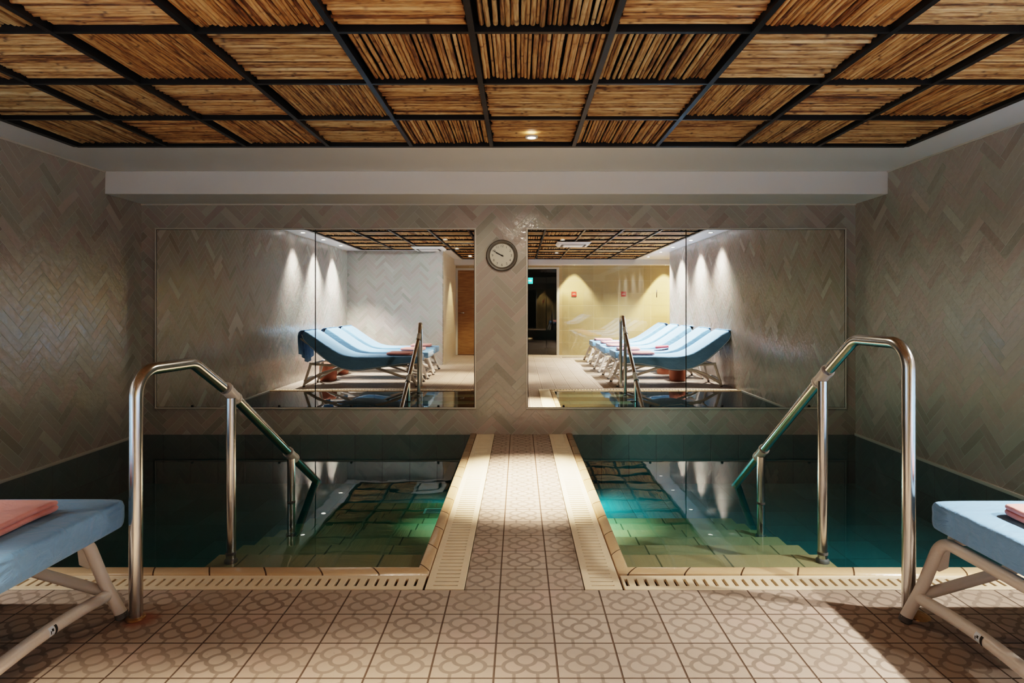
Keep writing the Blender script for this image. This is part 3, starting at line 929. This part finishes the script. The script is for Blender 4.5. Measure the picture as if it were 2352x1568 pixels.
# ------------------------------------------------------------------ reed ceiling panels
def reed_mesh(seed, gaps):
    rd = random.Random(seed)
    vs = []; fs = []; tone = []
    W = 1.0; y = 0.0
    sd = 8
    while True:
        r = rd.uniform(.0125, .0205)
        if y + 2 * r > 1.0: break
        yc = y + r
        y += 2 * r * rd.uniform(.96, 1.07) + (rd.choice((0, 0, 0, .008, .016)) if gaps else 0)
        x0 = rd.uniform(-.012, .022); x1 = 1 + rd.uniform(-.022, .012)
        base = min(1, max(0, rd.gauss(.60, .22))) if rd.random() > .12 else rd.uniform(.0, .3)
        zc = rd.uniform(-.004, .004) - r
        nodes = []; x = x0 + rd.uniform(.05, .3)
        while x < x1 - .03: nodes.append(x); x += rd.uniform(.25, .5)
        st = [(x0, .8, 0.6), (x0 + .006, 1, 0)]
        for q in nodes:
            dk = rd.choice((0, .1, .2, .35, .7)); w_ = rd.uniform(.008, .02); st += [(q - .014 - w_, 1, 0), (q - .005, 1.12, dk), (q + .005, 1.10, dk * .8), (q + .012 + w_, .98, 0)]
        st += [(x1 - .006, 1, 0), (x1, .8, .6)]
        st.sort(); bend = rd.uniform(-.006, .006); n0 = len(vs)
        for (xx, k, dk) in st:
            f = xx - .5
            yy = yc + bend * (1 - 4 * f * f)
            for a in range(sd):
                an = 2 * PI * a / sd
                vs.append((xx - .5, yy - .5 + r * k * math.cos(an), zc + r * k * math.sin(an) * .9)); tone.append((base, dk, 0, 1))
        m = len(st)
        for i in range(m - 1):
            for a in range(sd): fs.append((n0 + i*sd + a, n0 + i*sd + (a+1) % sd, n0 + (i+1)*sd + (a+1) % sd, n0 + (i+1)*sd + a))
        fs.append([n0 + a for a in range(sd)]); fs.append([n0 + (m-1)*sd + a for a in range(sd)])
    me = bpy.data.meshes.new('reed_panel'); me.from_pydata(vs, [], fs)
    bm = bmesh.new(); bm.from_mesh(me); bmesh.ops.recalc_face_normals(bm, faces=bm.faces); bm.to_mesh(me); bm.free()
    at = me.color_attributes.new('tone', 'FLOAT_COLOR', 'POINT')
    for i, c in enumerate(tone): at.data[i].color = c
    for p in me.polygons: p.use_smooth = True
    me.materials.append(M['reed']); return me
RM = [reed_mesh(s, 0) for s in range(5)]
RG = [reed_mesh(20 + s, 1) for s in range(3)]
ORD = ['first', 'second', 'third', 'fourth', 'fifth', 'sixth', 'seventh', 'eighth', 'ninth', 'tenth']
ROW = ['row against the white ceiling edge', 'second row from the white ceiling edge', 'third row from the white ceiling edge', 'partly cut row at the photo top']
for j in range(13):
    for i in range(10):
        if j >= 9 and i < 3: continue
        lng = (i % 2 == 0) if j % 2 == 0 else (i % 2 == 1)
        if i == 5 and j == 1: lng = False
        if i == 5 and j == 2: lng = True
        x0, x1 = GXL[i] + (.022 if i == 0 else .015), GXL[i+1] - (.022 if i == 9 else .015)
        y0, y1 = GYL[j+1] + .013, GYL[j] - (.022 if j == 0 else .013)
        dark = lng and i in (4, 5, 6)
        me = random.choice(RG if dark else RM)
        o = bpy.data.objects.new('reed_panel', me); COL.objects.link(o)
        o.location = ((x0 + x1) / 2, (y0 + y1) / 2, ZC + .038)
        sx, sy = x1 - x0, y1 - y0
        ang = (PI / 2 if lng else 0) + (PI if random.random() < .5 else 0)
        o.rotation_euler = (0, 0, ang)
        o.scale = (sy if lng else sx, sx if lng else sy, .6 * (1 + random.uniform(-.05, .05)))
        seen = (j < 3) or (j == 3 and 1 <= i <= 8)
        if seen:
            k = i if j < 3 else i - 1
            how = 'lengthwise' if lng else 'crosswise'
            tag(o, f'reed ceiling panel with {how} reeds, {ROW[j]}, {ORD[k]} from left', 'ceiling panel', 'reed ceiling panels')
        else:
            tag(o, 'reed ceiling panel of the rear ceiling, seen only in the wall mirrors', 'ceiling panel', 'rear reed ceiling panels')

# ------------------------------------------------------------------ lamps
def spot(loc, power, angle, blend, col, target=None, size=.03):
    l = bpy.data.lights.new('spot_lamp', 'SPOT'); l.energy = power; l.spot_size = math.radians(angle); l.spot_blend = blend
    l.color = col; l.shadow_soft_size = size
    o = bpy.data.objects.new('spot_lamp', l); COL.objects.link(o); o.location = loc
    if target is not None:
        d = Vector(target) - Vector(loc); o.rotation_euler = d.to_track_quat('-Z', 'Y').to_euler()
    return o
def downlight(name, loc, label, lens, group, r=.042):
    t = thing(name, label, 'downlight', loc, 0, group)
    b = MB(); b.lathe([(r * .8, .0), (r * .86, -.005), (r * 1.2, -.006), (r * 1.25, -.002), (r * 1.25, .006)], 28); b.build('trim_ring', M['ac'], t, True, auto=40)
    b = MB(); b.lathe([(0, -.001), (r * .8, -.001), (r * .8, .01)], 28); b.build('lens', lens, t)
    return t
WARM = (1, .85, .68); NEU = (1, .945, .88)
P_BORDER = 500
LX, RX = -3.285, 2.90
for k, y in enumerate((1.86, .9, -.1)):
    downlight('downlight', (LX, y, ZC), 'small round downlight in the left ceiling edge over a lounger head', M['lens_cool'], 'downlights in the left ceiling edge')
    spot((LX, y, ZC - .02), P_BORDER * (.6, 1.6, 1.8)[k], 84, 1, NEU, (LX + .25, y - .15, 0))
for k, y in enumerate((1.87, .8, -.4, -1.4, -2.6)):
    downlight('downlight', (RX, y, ZC), 'small round downlight in the right ceiling edge over a lounger head', M['lens_cool'], 'downlights in the right ceiling edge')
    spot((RX, y, ZC - .02), P_BORDER * (.85, 1.5, 1.8, 1.7, 1.3)[k], 104, 1, NEU, (RX - .6, y, 0))
downlight('downlight', (.08, 4.015, ZC - .012), 'single lit round downlight in the reeds above the walkway', M['lens'], None, .033)
spot((.08, 4.015, ZC - .03), 1700, 42, 1, WARM)
spot((.08, 4.015, ZC - .03), 45, 165, .3, WARM)
for (x, y, p) in ((-.45, 1.15, 520), (-1.23, 1.0, 640), (-1.2, -.6, 150), (.72, .95, 110), (.77, -1.5, 150)):
    downlight('downlight', (x, y, ZC - .012), 'round downlight in the rear reed ceiling, hidden from direct view', M['lens_dim'], 'rear reed downlights', .034)
    spot((x, y, ZC - .03), p, 54, 1, WARM)
for (x, y, tgt, p) in ((-.6, .45, (-2.5, -1.0, 1.1), 270), (0.0, .25, (2.3, -.35, .55), 120)):  # two tilted lamps added to brighten the rear wall and right loungers
    downlight('downlight', (x, y, ZC - .012), 'added tilted fill downlight in the rear reed ceiling, hidden from direct view', M['lens'], 'rear reed downlights')
    spot((x, y, ZC - .03), p, 80, 1, (.88, .96, 1), tgt)
for (x, y, p) in ((3.5, -3.47, 1100), (1.32, -3.47, 330), (-1.1, -2.5, 150)):
    downlight('downlight', (x, y, 2.165 if y < -3 else ZC), 'round downlight in the lowered soffit along the beige wall', M['lens'], 'soffit downlights')
    spot((x, y, 2.145 if y < -3 else ZC - .02), p, 80, .5, (1, .84, .6))

# fill lamps added under water on the walkway side to brighten each pool
for (x, sgn, y, p, lab) in ((PX1, 1, 4.95, 34, 'added underwater fill lamp in the walkway wall of the right pool'), (PX0, -1, 4.98, 9, 'added underwater fill lamp in the walkway wall of the left pool')):
    t = thing('pool_fill_lamp', lab, 'added pool lamp', (x, y, -.20), PI / 2 * sgn)
    b = MB(); b.lathe([(.05, -.004), (.07, -.012), (.078, -.010), (.078, -.002)], 28, (0, 0, 0), 'y'); b.build('bezel', M['steel'], t, True, auto=40)
    b = MB(); b.lathe([(0, -.010), (.04, -.009), (.052, -.004)], 28, (0, 0, 0), 'y'); b.build('lens', M['ac'], t, True)
    spot((x + sgn * .03, y, -.20), p, 165, 1, (1, .98, .86), (x + sgn * .8, y - .12, -.40), .04)
# ------------------------------------------------------------------ air conditioning cassettes
t = thing('ceiling_vent', 'square white air cassette in the reed ceiling near the right mirror image', 'air vent', (.95, .32, ZC - .045), 0, 'ceiling air cassettes')
b = MB(); b.add([(-.30,-.30,.04),(.30,-.30,.04),(.30,.30,.04),(-.30,.30,.04),(-.26,-.26,0),(.26,-.26,0),(.26,.26,0),(-.26,.26,0)], [(0,1,5,4),(1,2,6,5),(2,3,7,6),(3,0,4,7),(0,3,2,1),(4,5,6,7)]); b.build('housing', M['ac'], t, bevel=.004)
b = MB(); b.box(-.17, .17, -.17, .17, -.012, 0); b.build('intake', M['ac'], t, bevel=.004)
for s in (-1, 1):
    b = MB(); b.box(-.2, .2, s * .2 - .02, s * .2 + .02, -.002, .001); b.build('slot', M['ac_slot'], t)
    b = MB(); b.box(s * .2 - .02, s * .2 + .02, -.2, .2, -.002, .001); b.build('slot', M['ac_slot'], t)
o = copy_tree(t); o.location = (-1.72, -.5, ZC - .045); o['label'] = 'square white air cassette in the reed ceiling near the grey rear wall'

# ------------------------------------------------------------------ rear doors, glass, signs
d = struct('door_1', MB().box(-1.49, -.67, YF - .06, YF - .02, .01, 2.05), M['wood'], bevel=.003)
b = MB(); b.tube([(-1.43, YF - .02, 1.02), (-1.43, YF + .03, 1.02), (-1.33, YF + .03, 1.02)], .009, 10); b.build('door_handle', M['steel'], d, True)
b = MB(); b.box(-1.54, -1.49, YF - .02, YF + .012, 0, 2.1); b.box(-.67, -.62, YF - .02, YF + .012, 0, 2.1); b.box(-1.49, -.67, YF - .02, YF + .012, 2.05, 2.1); struct('trim_7', b, M['trimline'], bevel=.003)
b = MB(); b.box(.90, .96, YF - .02, YF + .014, 0, 2.12); b.box(.18, .20, YF - .02, YF + .014, 0, 2.12); b.box(.2, .9, YF - .02, YF + .014, 2.08, 2.12); struct('trim_8', b, M['trimline'], bevel=.003)
d2 = struct('door_2', MB().box(.205, .645, YF - .05, YF - .04, .01, 2.07), M['glass'])
d3 = struct('door_3', MB().box(.655, .895, YF - .05, YF - .04, .01, 2.07), M['glass'])
for x0, x1, lab in ((.98, 3.0, 'wide clear glass shower screen before the beige wall'), (3.02, 3.74, 'narrow clear glass shower door at the alcove end')):
    t = thing('glass_screen', lab, 'glass screen', ((x0 + x1) / 2, -2.85, 0))
    h = (x1 - x0) / 2
    b = MB(); b.box(-h, h, -.005, .005, .012, 2.12); b.build('pane', M['glass'], t)
    b = MB(); b.box(-h, h, -.012, .012, 0, .014); b.build('floor_channel', M['steel'], t)
    if x0 > 3:
        b = MB(); b.tube([(-h + .12, .022, 1.38), (-h + .12, .022, 1.56)], .009, 10); b.build('handle', M['ink'], t, True)
for x, lab in ((1.32, 'square red placard on the beige wall near the dark doorway'), (2.52, 'square red placard on the beige wall, further from the doorway')):
    t = thing('wall_sign', lab, 'sign', (x, YF, 1.475), 0, 'red placards')
    b = MB(); b.box(-.06, .06, 0, .006, -.06, .06); b.build('plate', M['red_sign'], t, bevel=.002)
    b = MB(); b.box(-.04, .04, .0062, .0066, -.012, -.002); b.box(-.03, .03, .0062, .0066, .008, .014); b.build('print', M['sign_line'], t)
t = thing('exit_sign', 'lit turquoise exit sign in the dark doorway', 'exit sign', (.20, -4.4, 1.83))
b = MB(); b.box(-.14, .14, -.02, .02, -.075, .075); b.build('housing', M['exit'], t, bevel=.004)
b = MB()
b.add([(.02, .0205, -.01), (.02, .0205, .01), (.08, .0205, .01), (.08, .0205, .03), (.12, .0205, 0), (.08, .0205, -.03), (.08, .0205, -.01)], [[0, 1, 2, 3, 4, 5, 6]])
b.box(-.1, -.03, .0205, .021, -.055, .055)
b.build('pictogram', M['exit_white'], t)
b = MB(); b.tube([(0, 0, .075), (0, 0, .47)], .006, 8); b.build('hanger', M['ink'], t)

# ------------------------------------------------------------------ camera, world, render look
cam = bpy.data.cameras.new('camera'); co = bpy.data.objects.new('camera', cam); COL.objects.link(co)
co.location = (0, 0, 1.16); co.rotation_euler = (PI / 2, 0, 0)
cam.sensor_width = 36; cam.lens = 1400 / 2352 * 36
cam.shift_x = -17 / 2352; cam.shift_y = -79 / 2352
cam.clip_start = .02
S.camera = co
w = bpy.data.worlds.new('world'); w.use_nodes = True; S.world = w
w.node_tree.nodes['Background'].inputs[0].default_value = (.5, .55, .6, 1); w.node_tree.nodes['Background'].inputs[1].default_value = .02
S.view_settings.view_transform = 'Filmic'
S.view_settings.look = 'High Contrast'
S.view_settings.exposure = 0.08
try:
    S.cycles.use_denoising = True
    S.cycles.max_bounces = 14; S.cycles.glossy_bounces = 8; S.cycles.transparent_max_bounces = 24
    S.cycles.diffuse_bounces = 5
    S.cycles.caustics_reflective = False; S.cycles.caustics_refractive = False
    S.cycles.sample_clamp_indirect = 6
except Exception: pass
